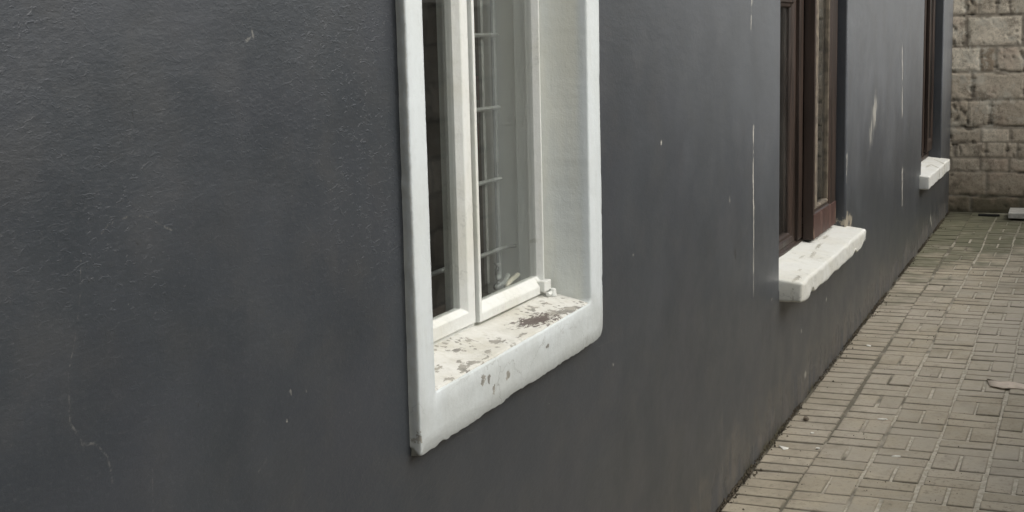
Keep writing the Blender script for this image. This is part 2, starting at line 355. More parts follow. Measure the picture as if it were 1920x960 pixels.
def mat_paver():
    s = Sh('concrete_paver'); X, Y, Z = s.sep(); t = s.attr('tint')[2]
    col = s.mix(t, C(.33, .288, .205), C(.475, .418, .312))
    col = s.mix(s.ss(s.noise(1.6, 4, .6), .42, .68, 0, .6), col, C(.43, .39, .32))
    col = s.mix(s.ss(s.noise(55, 4, .75), .5, .72, 0, .55), col, C(.10, .092, .07))
    col = s.mix(s.ss(s.noise(240, 3, .7), .52, .7, 0, .6), col, C(.42, .39, .33))
    col = s.mix(s.ss(s.noise(8, 4, .7), .5, .7, 0, .4), col, C(.225, .20, .145))
    dust = s.ss(s.noise(2.3, 5, .7), .46, .62, 0, .7)
    col = s.mix(dust, col, s.mix(s.noise(30, 4, .7), C(.33, .30, .235), C(.44, .40, .32)))
    lp = s.ss(s.math('ADD', s.ell(s.comb(X, Y), (7.4, .25), 1.9, .42), s.ss(s.noise(4, 4, .65), .3, .7, -.35, .35)), 1.15, .3, 0, .8)  # pool of light on the mid-alley paving, put into the colour as paler dust
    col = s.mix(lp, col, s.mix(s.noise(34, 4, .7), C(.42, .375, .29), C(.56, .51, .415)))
    # damp dirt beside the house wall and moss towards the end of the alley
    d1 = s.math('MULTIPLY', s.ss(s.math('ADD', Y, s.ss(s.noise(6, 4, .7), .3, .7, -.15, .15)), .80, 1.2), .55)
    col = s.mix(d1, col, s.mix(s.noise(22, 4), C(.18, .158, .116), C(.34, .305, .235)))
    far = s.math('ADD', X, s.math('MULTIPLY', Y, 2.2)); far = s.math('ADD', far, s.ss(s.noise(2.3, 4, .65), .25, .75, -1.6, 1.6))
    m_ = s.math('MULTIPLY', s.ss(far, 10.4, 13.0), .85)
    col = s.mix(m_, col, s.mix(s.noise(9, 4), C(.075, .082, .042), C(.15, .15, .095)))
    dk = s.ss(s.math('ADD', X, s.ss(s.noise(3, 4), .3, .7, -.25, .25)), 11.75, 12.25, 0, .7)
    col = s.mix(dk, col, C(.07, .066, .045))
    col = s.mix(s.math('MULTIPLY', s.attr('side')[2], s.math('MULTIPLY_ADD', dust, -.6, .75)), col, C(.06, .052, .037))  # joint shade painted on camera-facing paver sides, along with dirt staining
    n = s.bump(s.noise(26, 4, .6), .0025, .6); n = s.bump(s.noise(210, 3, .7), .0011, .8, n)
    return s.done(col, .85, n, .3)

def mat_sand():
    s = Sh('joint_sand'); X, Y, Z = s.sep()
    col = s.mix(s.ss(s.noise(40, 4, .7), .35, .65), C(.38, .345, .27), C(.56, .52, .42))
    col = s.mix(s.ss(s.math('ADD', Y, s.noise(5, 3)), 1.2, 1.45, 0, .8), col, C(.08, .072, .05))
    m_ = s.ss(s.math('ADD', X, s.ss(s.noise(2, 3), .3, .7, -1, 1)), 9.5, 12, 0, .6); col = s.mix(m_, col, C(.10, .105, .06))
    return s.done(col, .95, s.bump(s.noise(300, 3), .002, .8), .2)

W_CUTS = [-9, 2.2, 4.2, 5.44, 8.6, 20]
W_MATS = [mat_wall(a, b) for a, b in zip(W_CUTS, W_CUTS[1:])]
SURR = mat_white('white_surround_paint', (.545, .585, .585), 'xz', [(2.475, .897, .010, .012, .3), (2.503, .896, .006, .011, 0), (2.598, .877, .012, .006, .5), (2.527, .868, .006, .013, -.3), (2.829, .893, .008, .005, 0), (2.19, .86, .004, .012, 0)], 0, .8, .3, (.44, .455, .41), edge=1)
SILL1 = mat_white('weathered_sill_paint', (.56, .56, .52), 'xy',
    [(2.86, 1.165, .085, .026, -.15), (2.97, 1.15, .10, .012, -.3), (3.04, 1.14, .05, .010, -.4), (2.64, 1.165, .022, .012, 0), (2.34, 1.135, .016, .005, 0), (2.42, 1.14, .028, .010, .2), (2.47, 1.142, .022, .010, -.4),
     (2.38, 1.175, .022, .007, .3), (2.29, 1.15, .012, .005, 0), (2.52, 1.2, .02, .008, 0), (2.60, 1.212, .018, .006, .5), (2.95, 1.205, .022, .005, 0), (3.02, 1.2, .01, .005, 0), (2.45, 1.165, .012, .006, .4), (2.56, 1.15, .014, .006, 0), (2.52, 1.135, .016, .004, 0), (2.73, 1.145, .02, .004, 0)],
    .42, .4, .7, (.40, .385, .31), dark=(2.865, 1.163, .085, .030, -.15))
SILL2 = mat_white('sill_paint', (.62, .63, .59), 'xy', [(5.52, 1.095, .07, .010, 0), (5.70, 1.12, .03, .006, 0), (6.1, 1.14, .09, .008, .1), (6.35, 1.16, .08, .008, 0), (6.62, 1.18, .06, .010, 0), (6.0, 1.17, .05, .005, 0)], .05, .5, .35, (.52, .50, .40))
SILL3 = mat_white('sill_paint_chipped', (.62, .63, .60), 'xy', [(11.3, 1.12, .14, .012, .4), (10.95, 1.125, .12, .010, .4), (10.9, 1.17, .12, .010, 0)], .08, .5, .35, (.50, .48, .38))
FRAME1 = mat_white('cream_window_paint', (.60, .615, .585), 'xz', [(2.42, .993, .012, .003, 0), (2.37, .985, .004, .002, 0)], .10, .25, .45, (.50, .49, .40))
WOOD = mat_wood('brown_varnished_wood', (.016, .0100, .0065), (.036, .0205, .013), .38)
WOODW = mat_wood('worn_brown_wood', (.035, .016, .012), (.085, .042, .031), .45, .4)
PUTTY = mat_plain('dry_putty', (.17, .14, .10), .8, .6, 22)
GLASS = mat_glass('window_glass', .012); GLASS2 = mat_glass('dusty_glass', .015); GLASSR = mat_glass('filmed_glass', .035, True)
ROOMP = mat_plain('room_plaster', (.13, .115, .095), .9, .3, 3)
REVIN = mat_plain('inner_reveal_paint', (.82, .83, .77), .7, .08, 4)
IRON = mat_plain('grey_painted_iron', (.26, .27, .255), .5, .3, 40)
PLAST = mat_plain('yellowed_plastic', (.62, .58, .46), .35, .2, 30)
BLOCK = mat_block('cement_block'); BLOCK2 = mat_block('boundary_block', False, (.05, .042, .032), .6)
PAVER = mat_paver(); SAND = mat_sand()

# ------------------------------------------------------------------ ground
def gz(x): return -.0674 + .0085 * x
YW = 1.15; XE = 12.35; YB = -0.95
g = MB(); g.v = [(-300, -300, -2.72), (300, -300, 2.4), (300, 300, 2.4), (-300, 300, -2.72)]; g.f = [[0, 1, 2, 3]]
g.v = [(x, y, gz(x) - .06 if -5 < x < 14 else gz(max(-5, min(14, x))) - .06) for x in (-300, -4, 13.5, 300) for y in (-300, 300)]
g.f = [[0, 2, 3, 1], [2, 4, 5, 3], [4, 6, 7, 5]]
o = g.build('ground', mat_plain('bare_earth', (.16, .13, .09), .95, .4, 1.5, .004)); o['kind'] = 'structure'
# sand bed
nx, ny = 90, 24; v = []; f = []
for i in range(nx + 1):
    for j in range(ny + 1):
        x = 1.0 + (XE - 1.0) * i / nx; y = YB + (YW + .02 - YB) * j / ny
        v.append((x, y, gz(x) - .0045 + .003 * (fbm(np.array(x * 5), np.array(y * 5)) - .5) - (.012 if y > YW - .012 else 0)))
for i in range(nx):
    for j in range(ny): a = i * (ny + 1) + j; f.append([a, a + ny + 1, a + ny + 2, a + 1])
o = pyd('joint_sand', v, f, SAND, None, True); o['kind'] = 'structure'
# pavers: one header course along the house, then basket weave
PV, PF, PT, PE = [], [], [], []
def paver(x0, x1, y0, y1, k=0):
    g_ = .0028 + .0022 * random.random(); j = lambda a=.0018: random.uniform(-a, a)
    x0 += g_ + j(); x1 -= g_ + j(); y0 += g_ + .0012 + j(); y1 -= g_ + .0012 + j()
    cx, cy = (x0 + x1) / 2, (y0 + y1) / 2; z = gz(cx) + random.gauss(0, .0011)
    tx, ty, tr = random.gauss(0, .010), random.gauss(0, .010), random.gauss(0, .006)
    n = len(PV); bv = .0055; tint = min(1, max(0, random.gauss(.45, .22)))
    rings = []
    for (ins, dz) in ((-.0005, -.045), (0, -bv), (bv * .45, -.0012), (bv * 1.5, 0)):
        # 12-point outline, corners nibbled a little
        pts = []
        X0, X1, Y0, Y1 = x0 + ins, x1 - ins, y0 + ins, y1 - ins
        rnd = .004
        for (a, b, sx, sy) in ((X0, Y0, 1, 1), (X1, Y0, -1, 1), (X1, Y1, -1, -1), (X0, Y1, 1, -1)):
            q = [(a, b + sy * rnd), (a + sx * rnd * .3, b + sy * rnd * .3), (a + sx * rnd, b)]
            if sx * sy < 0: q = q[::-1]
            pts += q
        rings.append([(px, py, dz) for px, py in pts])
    c_, s_ = math.cos(tr), math.sin(tr); jit = [random.uniform(-.0011, .0011) for _ in range(12)]
    for r_ in rings:
        for i, (px, py, dz) in enumerate(r_):
            dx, dy = px - cx, py - cy; dx, dy = dx * c_ - dy * s_, dx * s_ + dy * c_
            L = math.hypot(dx, dy); e = 1 + jit[i] / L
            PV.append((cx + dx * e, cy + dy * e, z + dz + (dx * tx + dy * ty if dz > -.04 else 0) + .0085 * dx)); PT.append(tint); nf = px < X0 + .0045; PE.append((1. if nf else .35) if dz < -.004 else ((.6 if nf else .1) if dz < -.001 else 0.))
    for a in range(3):
        for i in range(12):
            q = (i + 1) % 12; PF.append([n + a * 12 + i, n + a * 12 + q, n + (a + 1) * 12 + q, n + (a + 1) * 12 + i])
    PF.append([n + 36 + i for i in range(12)])
x = 1.6; k = 0
yh = .942
while x < XE - .02:                    # header course, slightly sagging joints
    wd = .0975
    paver(x, min(x + wd, XE - .008), yh + .004 * math.sin(x * 2.1), YW - .012); x += wd
PX, PY = .1965, .2065
c = 0
while yh - c * PY > YB:
    y1 = yh - c * PY; y0 = y1 - PY
    drift = .008 * math.sin(c * 1.3)
    i0 = int((1.6 - 4.93) / PX) - 1
    for i in range(i0, 60):
        x0 = 4.93 + i * PX + drift; x1 = x0 + PX
        if x1 > XE - .01 or x0 < 1.5: continue
        wy = .005 * math.sin(x0 * 1.7 + .6) + .004 * math.sin(x0 * 4.1 + c)
        # columns count from the wall: c=1 split at i even
        if (i + c) % 2 == 1:            # two bricks side by side, long joints along the alley
            ym = (y0 + y1) / 2; paver(x0, x1, y0 + wy, ym + wy); paver(x0, x1, ym + wy, y1 + wy)
        else:
            xm = (x0 + x1) / 2; paver(x0, xm, y0 + wy, y1 + wy); paver(xm, x1, y0 + wy, y1 + wy)
    c += 1
me = bpy.data.meshes.new('paving'); me.from_pydata(PV, [], PF)
at = me.attributes.new('tint', 'FLOAT', 'POINT'); at.data.foreach_set('value', PT); at = me.attributes.new('side', 'FLOAT', 'POINT'); at.data.foreach_set('value', PE)
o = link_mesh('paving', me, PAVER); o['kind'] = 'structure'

# ------------------------------------------------------------------ block walls as real relief
def relief_wall(name, u0, u1, z0, z1, res, rows, place, mat, thick, dmg=1.0):
    nu, nz = int((u1 - u0) / res) + 1, int((z1 - z0) / res) + 1
    U, Zg = np.meshgrid(np.linspace(u0, u1, nu), np.linspace(z0, z1, nz), indexing='ij')
    Uw = U + .010 * (fbm(U * 9, Zg * 9) - .5) + .006 * (fbm(U * 30 + 5, Zg * 30) - .5)
    Zw = Zg + .014 * (fbm(U * 7 + 40, Zg * 7) - .5) + .007 * (fbm(U * 34 + 9, Zg * 34 + 3) - .5)
    D = np.full(U.shape, -1.); T = np.zeros(U.shape); K = np.zeros(U.shape)   # distance inside a block
    for (a, b, cells) in rows:
        for (c0, c1, tint, rough) in cells:
            d = np.minimum(np.minimum(Uw - c0, c1 - Uw), np.minimum(Zw - a, b - Zw))
            sel = d > D; D = np.where(sel, d, D); T = np.where(sel, tint, T); K = np.where(sel, rough, K)
    rn = fbm(U * 14 + 3, Zg * 14 + 8, 4)
    edge = np.clip(D / .012, -1, 1)
    h = np.where(edge > 0, np.minimum(edge, 1) * .0045, edge * .003)
    joint = np.clip(1 - D / .004, 0, 1)
    ero = np.clip((fbm(U * 30 + 60, Zg * 17 + 2, 5) - (.78 - .15 * K)) * 7, 0, 1) * dmg
    crack = np.clip((fbm(U * 8 + 90, Zg * 40 + 12, 4) - .60) * 8, 0, 1) * np.clip(1 - np.abs(D) / .022, 0, 1) * dmg
    h = h - .014 * ero - .014 * crack + .006 * (rn - .5) * (1 + K) + .004 * (fbm(U * 60, Zg * 60) - .5)
    dam = np.clip(ero * .7 + crack, 0, 1)
    n = nu * nz; idx = np.arange(n).reshape(nu, nz)
    pts = [place(u, hh, z) for u, hh, z in zip(U.ravel(), h.ravel(), Zg.ravel())]
    fc = np.stack([idx[:-1, :-1], idx[1:, :-1], idx[1:, 1:], idx[:-1, 1:]], -1).reshape(-1, 4).tolist()
    # back and rim so it is a solid wall
    bk = [place(u, -thick, z) for (u, z) in ((u0, z0), (u1, z0), (u1, z1), (u0, z1))]
    pts += bk; fc.append([n + 3, n + 2, n + 1, n])
    fc.append([n] + [n + 1] + idx[::-1, 0].tolist()); fc.append([n + 2, n + 3] + idx[:, -1].tolist())
    fc.append([n + 3, n] + idx[0, :].tolist()); fc.append([n + 1, n + 2] + idx[-1, ::-1].tolist())
    me = bpy.data.meshes.new(name); me.from_pydata(pts, [], fc)
    for an, ar in (('tint', T), ('joint', joint), ('damage', dam)):
        at = me.attributes.new(an, 'FLOAT', 'POINT'); at.data.foreach_set('value', np.concatenate([ar.ravel(), np.zeros(4)]).astype(np.float32))
    o = link_mesh(name, me, mat, None, True); return o
def ry(px): return 1.18 - (px - 1776) * (1.18 - .564) / 144          # photo column -> y on the end wall
spec = [(.045, .168, [(1700, 1822, .12, .3), (1828, 1915, .1, .3), (1921, 2010, .12, .3)]),
        (.186, .380, [(1700, 1852, .25, .2), (1857, 1950, .3, .2), (1956, 2050, .3, .2)]),
        (.392, .496, [(1730, 1783, .3, 1), (1787, 1839, .4, .3), (1843, 1894, .45, .3), (1899, 1950, .5, .2), (1954, 2000, .4, .2)]),
        (.514, .632, [(1740, 1789, .4, 1), (1796, 1849, .45, .8), (1854, 1890, .5, .2), (1892, 1909, .55, 1), (1913, 1965, .4, .3)]),
        (.640, .748, [(1730, 1780, .4, 1), (1784, 1839, .35, .3), (1843, 1894, .7, .1), (1899, 1950, .45, .2)]),
        (.772, .985, [(1700, 1778, .4, 1), (1781, 1815, .35, .9), (1816, 1855, .45, .3), (1861, 1955, .4, .15), (1960, 2050, .4, .2)]),
        (1.000, 1.218, [(1700, 1778, .4, 1), (1781, 1820, .45, .5), (1825, 1919, .5, .1), (1924, 2015, .4, .2)]),
        (1.236, 1.428, [(1700, 1776, .3, 1), (1779, 1836, .95, .1), (1838, 1862, .1, .3), (1867, 1960, .6, .9), (1966, 2050, .4, .2)]),
        (1.452, 1.690, [(1700, 1776, .3, 1), (1779, 1806, .75, 1.1), (1811, 1911, .75, .45), (1916, 2010, .35, .6)]),
        (1.715, 1.93, [(1700, 1776, .3, 1), (1779, 1804, .85, .5), (1808, 1830, .3, 1.3), (1832, 1863, .5, .7), (1868, 1888, .7, .2), (1890, 1985, .6, .2)])]
rows = []
for r, (a, b, cells) in enumerate(spec):
    cc = [(ry(q1), ry(q0), t, k) for q0, q1, t, k in cells]
    yy = min(q[0] for q in cc) - .022; wd = .225 if b - a < .13 else .40
    while yy > -3.0:
        cc.append((yy - wd, yy, random.uniform(.15, .7), random.uniform(0, .5))); yy -= wd + .02
    rows.append((a, b, cc))
z = 1.95; r = 0
while z < 1.94:
    yy = 1.9 - (r % 2) * .2; cc = []
    while yy > -3: cc.append((yy - .39, yy, random.uniform(.2, .7), random.uniform(0, .6))); yy -= .41
    rows.append((z, z + .2, cc)); z += .215; r += 1
o = relief_wall('block_wall', -1.15, 1.42, -.1, 1.88, .0105, rows, lambda u, h, zz: (XE + .006 - h, u, zz), BLOCK, .2, 1.0)
tag(o, 'weathered cement block wall closing the end of the paved alley', 'wall')
rows = []
z = -.12; r = 0
while z < 2.0:
    xx = -4 - (r % 2) * .21; cc = []
    while xx < 12.4: cc.append((xx, xx + .39, random.uniform(.15, .8), random.uniform(0, .9))); xx += .408
    rows.append((z, z + .195, cc)); z += .212; r += 1
o = relief_wall('block_wall', -4, 12.32, -.15, 1.80, .0165, rows, lambda u, h, zz: (u, YB + h, zz), BLOCK2, .2, 1.0)
tag(o, 'long boundary block wall facing the grey house, mirrored in its window glass', 'wall')

# ------------------------------------------------------------------ the house
HOUSE = empty('house', (5.2, 3.2, 0), 'dark grey painted single storey house with white window surround and sills', 'house')
HZ = 3.15; YI = 1.388
holes = [(2.235, 3.15, .885, 2.12), (5.435, 7.02, .565, 2.14), (10.26, 11.62, .535, 2.14)]
xs = sorted({-3.5, XE + .004} | {h[0] for h in holes} | {h[1] for h in holes} | {.5, 4.2, 8.6})
zs = sorted({-.3, HZ} | {h[2] for h in holes} | {h[3] for h in holes})
v = []; f = []; vid = {}
def V(x, y, z):
    kk = (round(x, 4), round(y, 4), round(z, 4))
    if kk not in vid: vid[kk] = len(v); v.append((x, y, z))
    return vid[kk]
def solid(i, j):
    if not (0 <= i < len(xs) - 1 and 0 <= j < len(zs) - 1): return False
    cx, cz = (xs[i] + xs[i + 1]) / 2, (zs[j] + zs[j + 1]) / 2
    return not any(h[0] < cx < h[1] and h[2] < cz < h[3] for h in holes)
for i in range(len(xs) - 1):
    for j in range(len(zs) - 1):
        if not solid(i, j): continue
        a, b, c_, d = xs[i], xs[i + 1], zs[j], zs[j + 1]
        f.append([V(a, YW, c_), V(b, YW, c_), V(b, YW, d), V(a, YW, d)])
        f.append([V(a, YI, d), V(b, YI, d), V(b, YI, c_), V(a, YI, c_)])
        if not solid(i - 1, j): f.append([V(a, YW, c_), V(a, YW, d), V(a, YI, d), V(a, YI, c_)])
        if not solid(i + 1, j): f.append([V(b, YW, d), V(b, YW, c_), V(b, YI, c_), V(b, YI, d)])
        if not solid(i, j - 1): f.append([V(b, YW, c_), V(a, YW, c_), V(a, YI, c_), V(b, YI, c_)])
        if not solid(i, j + 1): f.append([V(a, YW, d), V(b, YW, d), V(b, YI, d), V(a, YI, d)])
o = pyd('wall', v, f, W_MATS, HOUSE)
for p in o.data.polygons:
    p.material_index = sum(1 for c_ in W_CUTS[1:-1] if p.center.x > c_)
bevel(o, .010, 3)
# rooms behind the windows (one shell, open towards the front wall)
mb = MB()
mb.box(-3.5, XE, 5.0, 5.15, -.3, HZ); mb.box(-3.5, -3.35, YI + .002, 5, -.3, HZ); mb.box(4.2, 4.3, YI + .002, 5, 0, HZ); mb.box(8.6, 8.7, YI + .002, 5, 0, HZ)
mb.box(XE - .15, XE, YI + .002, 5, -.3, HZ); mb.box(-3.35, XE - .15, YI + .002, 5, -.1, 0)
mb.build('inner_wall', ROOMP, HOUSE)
MB().box(-3.7, XE + .004, YW - .05, 5.3, HZ, HZ + .14).build('roof', mat_plain('roof_concrete', (.3, .3, .29), .9), HOUSE, .01)

# ---- helper: rough slab made of a displaced grid box
def slab(name, x0, x1, y0, y1, z0, z1, mat, parent, amp=.003, seed=1., slope=0., lump=0., round_r=.012, nxs=90, chips=()):
    # cross-section runs round the slab in the y-z plane, front is y0
    prof = []
    r_ = round_r
    def arc(cy, cz, a0, a1, n=4):
        for i in range(n + 1):
            a = math.radians(a0 + (a1 - a0) * i / n); prof.append((cy + r_ * math.cos(a), cz + r_ * math.sin(a)))
    nb = 9
    for i in range(nb): prof.append((y1 - (y1 - y0 - r_) * i / nb, z1))       # top, back -> front
    arc(y0 + r_, z1 - r_, 90, 180)
    for i in range(1, 6): prof.append((y0, z1 - r_ - (z1 - z0 - 2 * r_) * i / 6))
    arc(y0 + r_, z0 + r_, 180, 270)
    for i in range(1, nb + 1): prof.append((y0 + r_ + (y1 - y0 - r_) * i / nb, z0))
    k = len(prof); v = []; f = []
    xe = [x0 + r_ * (1 - math.cos(math.radians(a))) for a in (0, 25, 50, 75)]; xt = [x1 - (q - x0) for q in xe[::-1]]
    xm = list(np.linspace(xe[-1], xt[0], nxs)[1:-1]); X_ = xe + xm + xt
    cy, cz = (y0 + y1) / 2, (z0 + z1) / 2
    for ix, x in enumerate(X_):
        e = min(x - x0, x1 - x); sh = 0 if e >= r_ else r_ - math.sqrt(max(0, r_ * r_ - (r_ - e) ** 2))
        for (py, pz) in prof:
            yy, zz = py, pz
            if sh:
                yy = max(yy, y0 + sh) ; zz = min(max(zz, z0 + sh), z1 - sh)
            a = fbm(np.array(x * 16 + seed * 9), np.array((yy + zz) * 22 + seed), 4) - .5
            front = 1 if py < y0 + r_ * 1.01 else 0
            low = 1 if pz < z0 + r_ * 1.01 else 0
            yy += front * a * amp * 2; zz += a * amp * (2 if low else 1.2)
            zz += lump * (fbm(np.array(x * 6 + seed), np.array(.5), 3) - .5) * (1 if low else .35)
            zz += slope * (yy - y0) * (1 if pz > cz else 0)
            for (qx, qw, qd) in chips:
                if low: zz += qd * math.exp(-((x - qx) / qw) ** 2)
            v.append((x, yy, zz))
    n = len(X_)
    for i in range(n - 1):
        for j in range(k - 1): f.append([i * k + j, i * k + j + 1, (i + 1) * k + j + 1, (i + 1) * k + j])
    f.append(list(range(k))[::-1]); f.append([(n - 1) * k + j for j in range(k)])
    return pyd(name, v, f, mat, parent, True)

# ---- window 1: white plaster surround, two small casements
# fixed frame
WIN1 = MB().ring(2.250, 3.135, .925, 2.10, (.055, .045, .043, .06), [(0, 1.30), (0, 1.246), (.9, 1.246), (1, 1.252), (1, 1.30)]).box(2.672, 2.712, 1.252, 1.30, .97, 2.04).build('window', FRAME1, HOUSE, .0025)
WIN1['label'] = 'white painted window with two narrow casements and a wide white surround'
def surround():
    xo0, xo1, zo0, zo1 = 2.189, 3.214, .822, 2.185
    xi0, xi1, zi0, zi1 = 2.257, 3.127, .929, 2.095
    N = 150; out = []
    # walk round: bottom, right, top, left ; each sample = (outer, inner, tag)
    def corner(c, r_, a0, n=7): return [(c[0] + r_ * math.cos(math.radians(a0 + 90 * i / n)), c[1] + r_ * math.sin(math.radians(a0 + 90 * i / n))) for i in range(n + 1)]
    R = [.005, .040, .02, .01]; r2 = [.012, .014, .012, .012]
    O = []; I = []
    def side(a, b, n): return [(a[0] + (b[0] - a[0]) * i / n, a[1] + (b[1] - a[1]) * i / n) for i in range(1, n)]
    zb1 = zo0 + .014
    oc = [corner((xo0 + R[0], zo0 + R[0]), R[0], 180), corner((xo1 - R[1], zb1 + R[1]), R[1], 270), corner((xo1 - R[2], zo1 - R[2]), R[2], 0), corner((xo0 + R[3], zo1 - R[3]), R[3], 90)]
    ic = [corner((xi0 + r2[0], zi0 - .001 + r2[0]), r2[0], 180), corner((xi1 - r2[1], zi0 + .009 + r2[1]), r2[1], 270), corner((xi1 - r2[2], zi1 - r2[2]), r2[2], 0), corner((xi0 + r2[3], zi1 - r2[3]), r2[3], 90)]
    ns = [130, 150, 60, 150]
    for q in range(4):
        O += oc[q]; I += ic[q]
        O += side(oc[q][-1], oc[(q + 1) % 4][0], ns[q]); I += side(ic[q][-1], ic[(q + 1) % 4][0], ns[q])
    n = len(O); v = []; f = []
    L = 0; prev = O[0]
    for i in range(n):
        ox, oz = O[i]; ix, iz = I[i]; L += math.hypot(ox - prev[0], oz - prev[1]); prev = (ox, oz)
        dx, dz = ix - ox, iz - oz; l = math.hypot(dx, dz); ux, uz = dx / l, dz / l
        bottom = oz < zo0 + .05 and ox < xo1 - .03; left = ox < xo0 + .01
        a = n1(L, 5, 1) * .0008 + n1(L, 60, 2) * .0018
        if bottom:
            a = n1(L, 7, 3) * .0014 + n1(L, 60, 4) * .0034
            ch = n1(L, 28, 9); a += max(0, ch - .2) * .009
        elif not left: a = n1(L, 4, 5) * .0028 + max(0, n1(L, 22, 12) - .35) * .012
        bi = n1(L, 5, 6) * .0010 + n1(L, 50, 7) * .0008
        back = .003 if left else -.002
        b = n1(L, 40, 8) * .003
        uc = .017 if left else 0
        rows_ = [(-.003 + uc + back * .3 + a * .4 + b * .6, YW + .004), (-.001 + uc * .7 + a * .8 + b, YW - .008), (a + .0002, YW - .021), (a + .0014, YW - .0250), (a + .0035, YW - .0268),
                 (l * .35, YW - .027 + n1(L, 5, 10) * .0016), (l * .7, YW - .027 + n1(L, 6, 11) * .0016), (l - .0045 + bi, YW - .0267), (l - .0016 + bi, YW - .0252), (l - .0003 + bi, YW - .0215), (l + bi, YW - .005)]
        for t, y in rows_: v.append((ox + ux * t, y, oz + uz * t))
        # jamb going in, leaning gently inwards (the reveal is plastered by hand)
        jb = 0
        low = iz < zi0 + .03
        jx = n1(iz, 5, 14) * .002
        for y, t in ((YW + .03, .0005), (YW + .065, .002), (YW + .085, .006), (YW + .1, .012)):
            tt = t if not low else t * .2
            v.append((ix + ux * (bi + tt) + jx * .5, y, iz + uz * (bi + (tt if not low else 0)) - (.01 if low else 0)))
    k = 15
    for i in range(n):
        i2 = (i + 1) % n
        for j in range(k - 1): f.append([i * k + j, i2 * k + j, i2 * k + j + 1, i * k + j + 1])
    return pyd('window_surround', v, f, SURR, WIN1, True)
surround()
# sloping sill inside the surround
v = []; f = []; nx, ny = 170, 22
ysq = [1.1285 + .004 * (1 - math.cos(math.radians(a))) for a in (0, 30, 60, 90)]
ys_ = ysq + list(np.linspace(1.1345, 1.262, ny))
for i in range(nx + 1):
    x = 2.252 + (3.132 - 2.252) * i / nx
    for j, y in enumerate(ys_):
        e = (x - 2.257) / .87
        z = .9315 + .008 * e + .20 * (y - 1.128)
        if j < 4: z -= (.004 - .004 * math.sin(math.radians((0, 30, 60, 90)[j]))) + (.012 if j == 0 else 0)
        z += .0026 * (float(fbm(np.array(x * 14), np.array(y * 25), 4)) - .5)
        v.append((x, y + (n1(x, 16, 21) * .0022 + n1(x, 60, 22) * .001) * (1 if j < 8 else 0), z))
m_ = len(ys_)
for i in range(nx):
    for j in range(m_ - 1): a = i * m_ + j; f.append([a, a + m_, a + m_ + 1, a + 1])
sl = pyd('sill', v, f, SILL1, WIN1, True); sl['label'] = 'sloping white sill with dark peeled patches'
def casement(x0, x1, z0, z1, y0, ws, front, parent, mat, glass, depth=.034, rebate=.016, pane_d=.018, name='casement'):
    # ws (left,bottom,right,top) total widths; front = share of width that is flat before the bevel
    c = MB().ring(x0, x1, z0, z1, ws, [(0, y0 + depth), (0, y0), (front, y0), (1, y0 + rebate), (1, y0 + depth)]).build(name, mat, parent, .0022)
    a = .004
    MB().box(x0 + ws[0] - a, x1 - ws[2] + a, y0 + pane_d, y0 + pane_d + .004, z0 + ws[1] - a, z1 - ws[3] + a).build('pane', glass, parent)
    return c
casement(2.300, 2.697, .968, 2.05, 1.238, (.05, .038, .046, .045), .78, WIN1, FRAME1, GLASS)
casement(2.704, 3.090, .966, 2.05, 1.231, (.024, .040, .010, .045), .5, WIN1, FRAME1, GLASSR)
# hinges at the far edge
for hz_ in (.972, 1.95):
    mb = MB().box(3.060, 3.104, 1.219, 1.245, hz_, hz_ + .026)
    mb.tube([(3.098, 1.213, hz_ - .016), (3.098, 1.213, hz_ + .004)], [.010, .008], 12).tube([(3.072, 1.216, hz_ - .008), (3.112, 1.216, hz_ - .006)], .006, 10)
    mb.build('hinge', FRAME1, WIN1, .003)
# handle and curved stay behind the left pane, peg stay behind the right one
y = 1.285
MB().tube([(2.76 + .012 * math.cos(a), y, 1.338 + .024 * math.sin(a)) for a in [i * math.pi / 6 for i in range(13)]], .0045, 8).tube([(2.74, y, 1.338), (2.765, y, 1.338)], .004).build('handle', PLAST, WIN1, 0, True)
MB().tube([(2.742, 1.29, 1.325), (2.728, 1.292, 1.315), (2.716, 1.294, 1.29), (2.711, 1.296, 1.25), (2.714, 1.296, 1.22)], .0035, 8).build('stay', PLAST, WIN1, 0, True)
MB().tube([(2.905, 1.275, 1.012), (2.908, 1.275, 1.03), (2.902, 1.275, 1.05), (2.905, 1.275, 1.066)], [.011, .007, .006, .010], 10).tube([(2.88, 1.27, 1.012), (2.93, 1.27, 1.016), (2.955, 1.27, 1.03)], .006, 8).build('stay', IRON, WIN1, 0, True)
MB().tube([(2.94, 1.27, 1.006), (2.98, 1.272, 1.014), (3.02, 1.272, 1.02)], .006, 8).build('stay', PLAST, WIN1, 0, True)
# inner reveal and burglar bars
mb = MB(); mb.box(3.118, 3.15, 1.302, YI + .01, .90, 2.12); mb.box(2.236, 2.262, 1.302, YI + .01, .90, 2.12); mb.box(2.262, 3.118, 1.302, YI + .01, 2.085, 2.12)
mb.build('inner_reveal', REVIN, WIN1, .004)
MB().box(2.263, 3.117, 1.302, YI + .05, .90, .952).build('inner_sill', WOOD, WIN1, .004)
for zz in (1.075, 1.247, 1.42, 1.592, 1.765, 1.937):
    MB().tube([(2.262 if zz < 1.1 else 2.835, 1.332, zz), (3.10 if zz < 1.1 else 3.06, 1.332, zz), (3.118 if zz < 1.1 else 3.068, 1.318 if zz < 1.1 else 1.332, zz)], .0055, 6).build('burglar_bar', IRON, WIN1)
for xx in (3.068, 2.995, 2.835, 2.66, 2.50, 2.36):
    MB().box(xx - .007, xx + .007, 1.338, 1.346, 1.0, 2.084).build('burglar_bar', IRON, WIN1, .001)

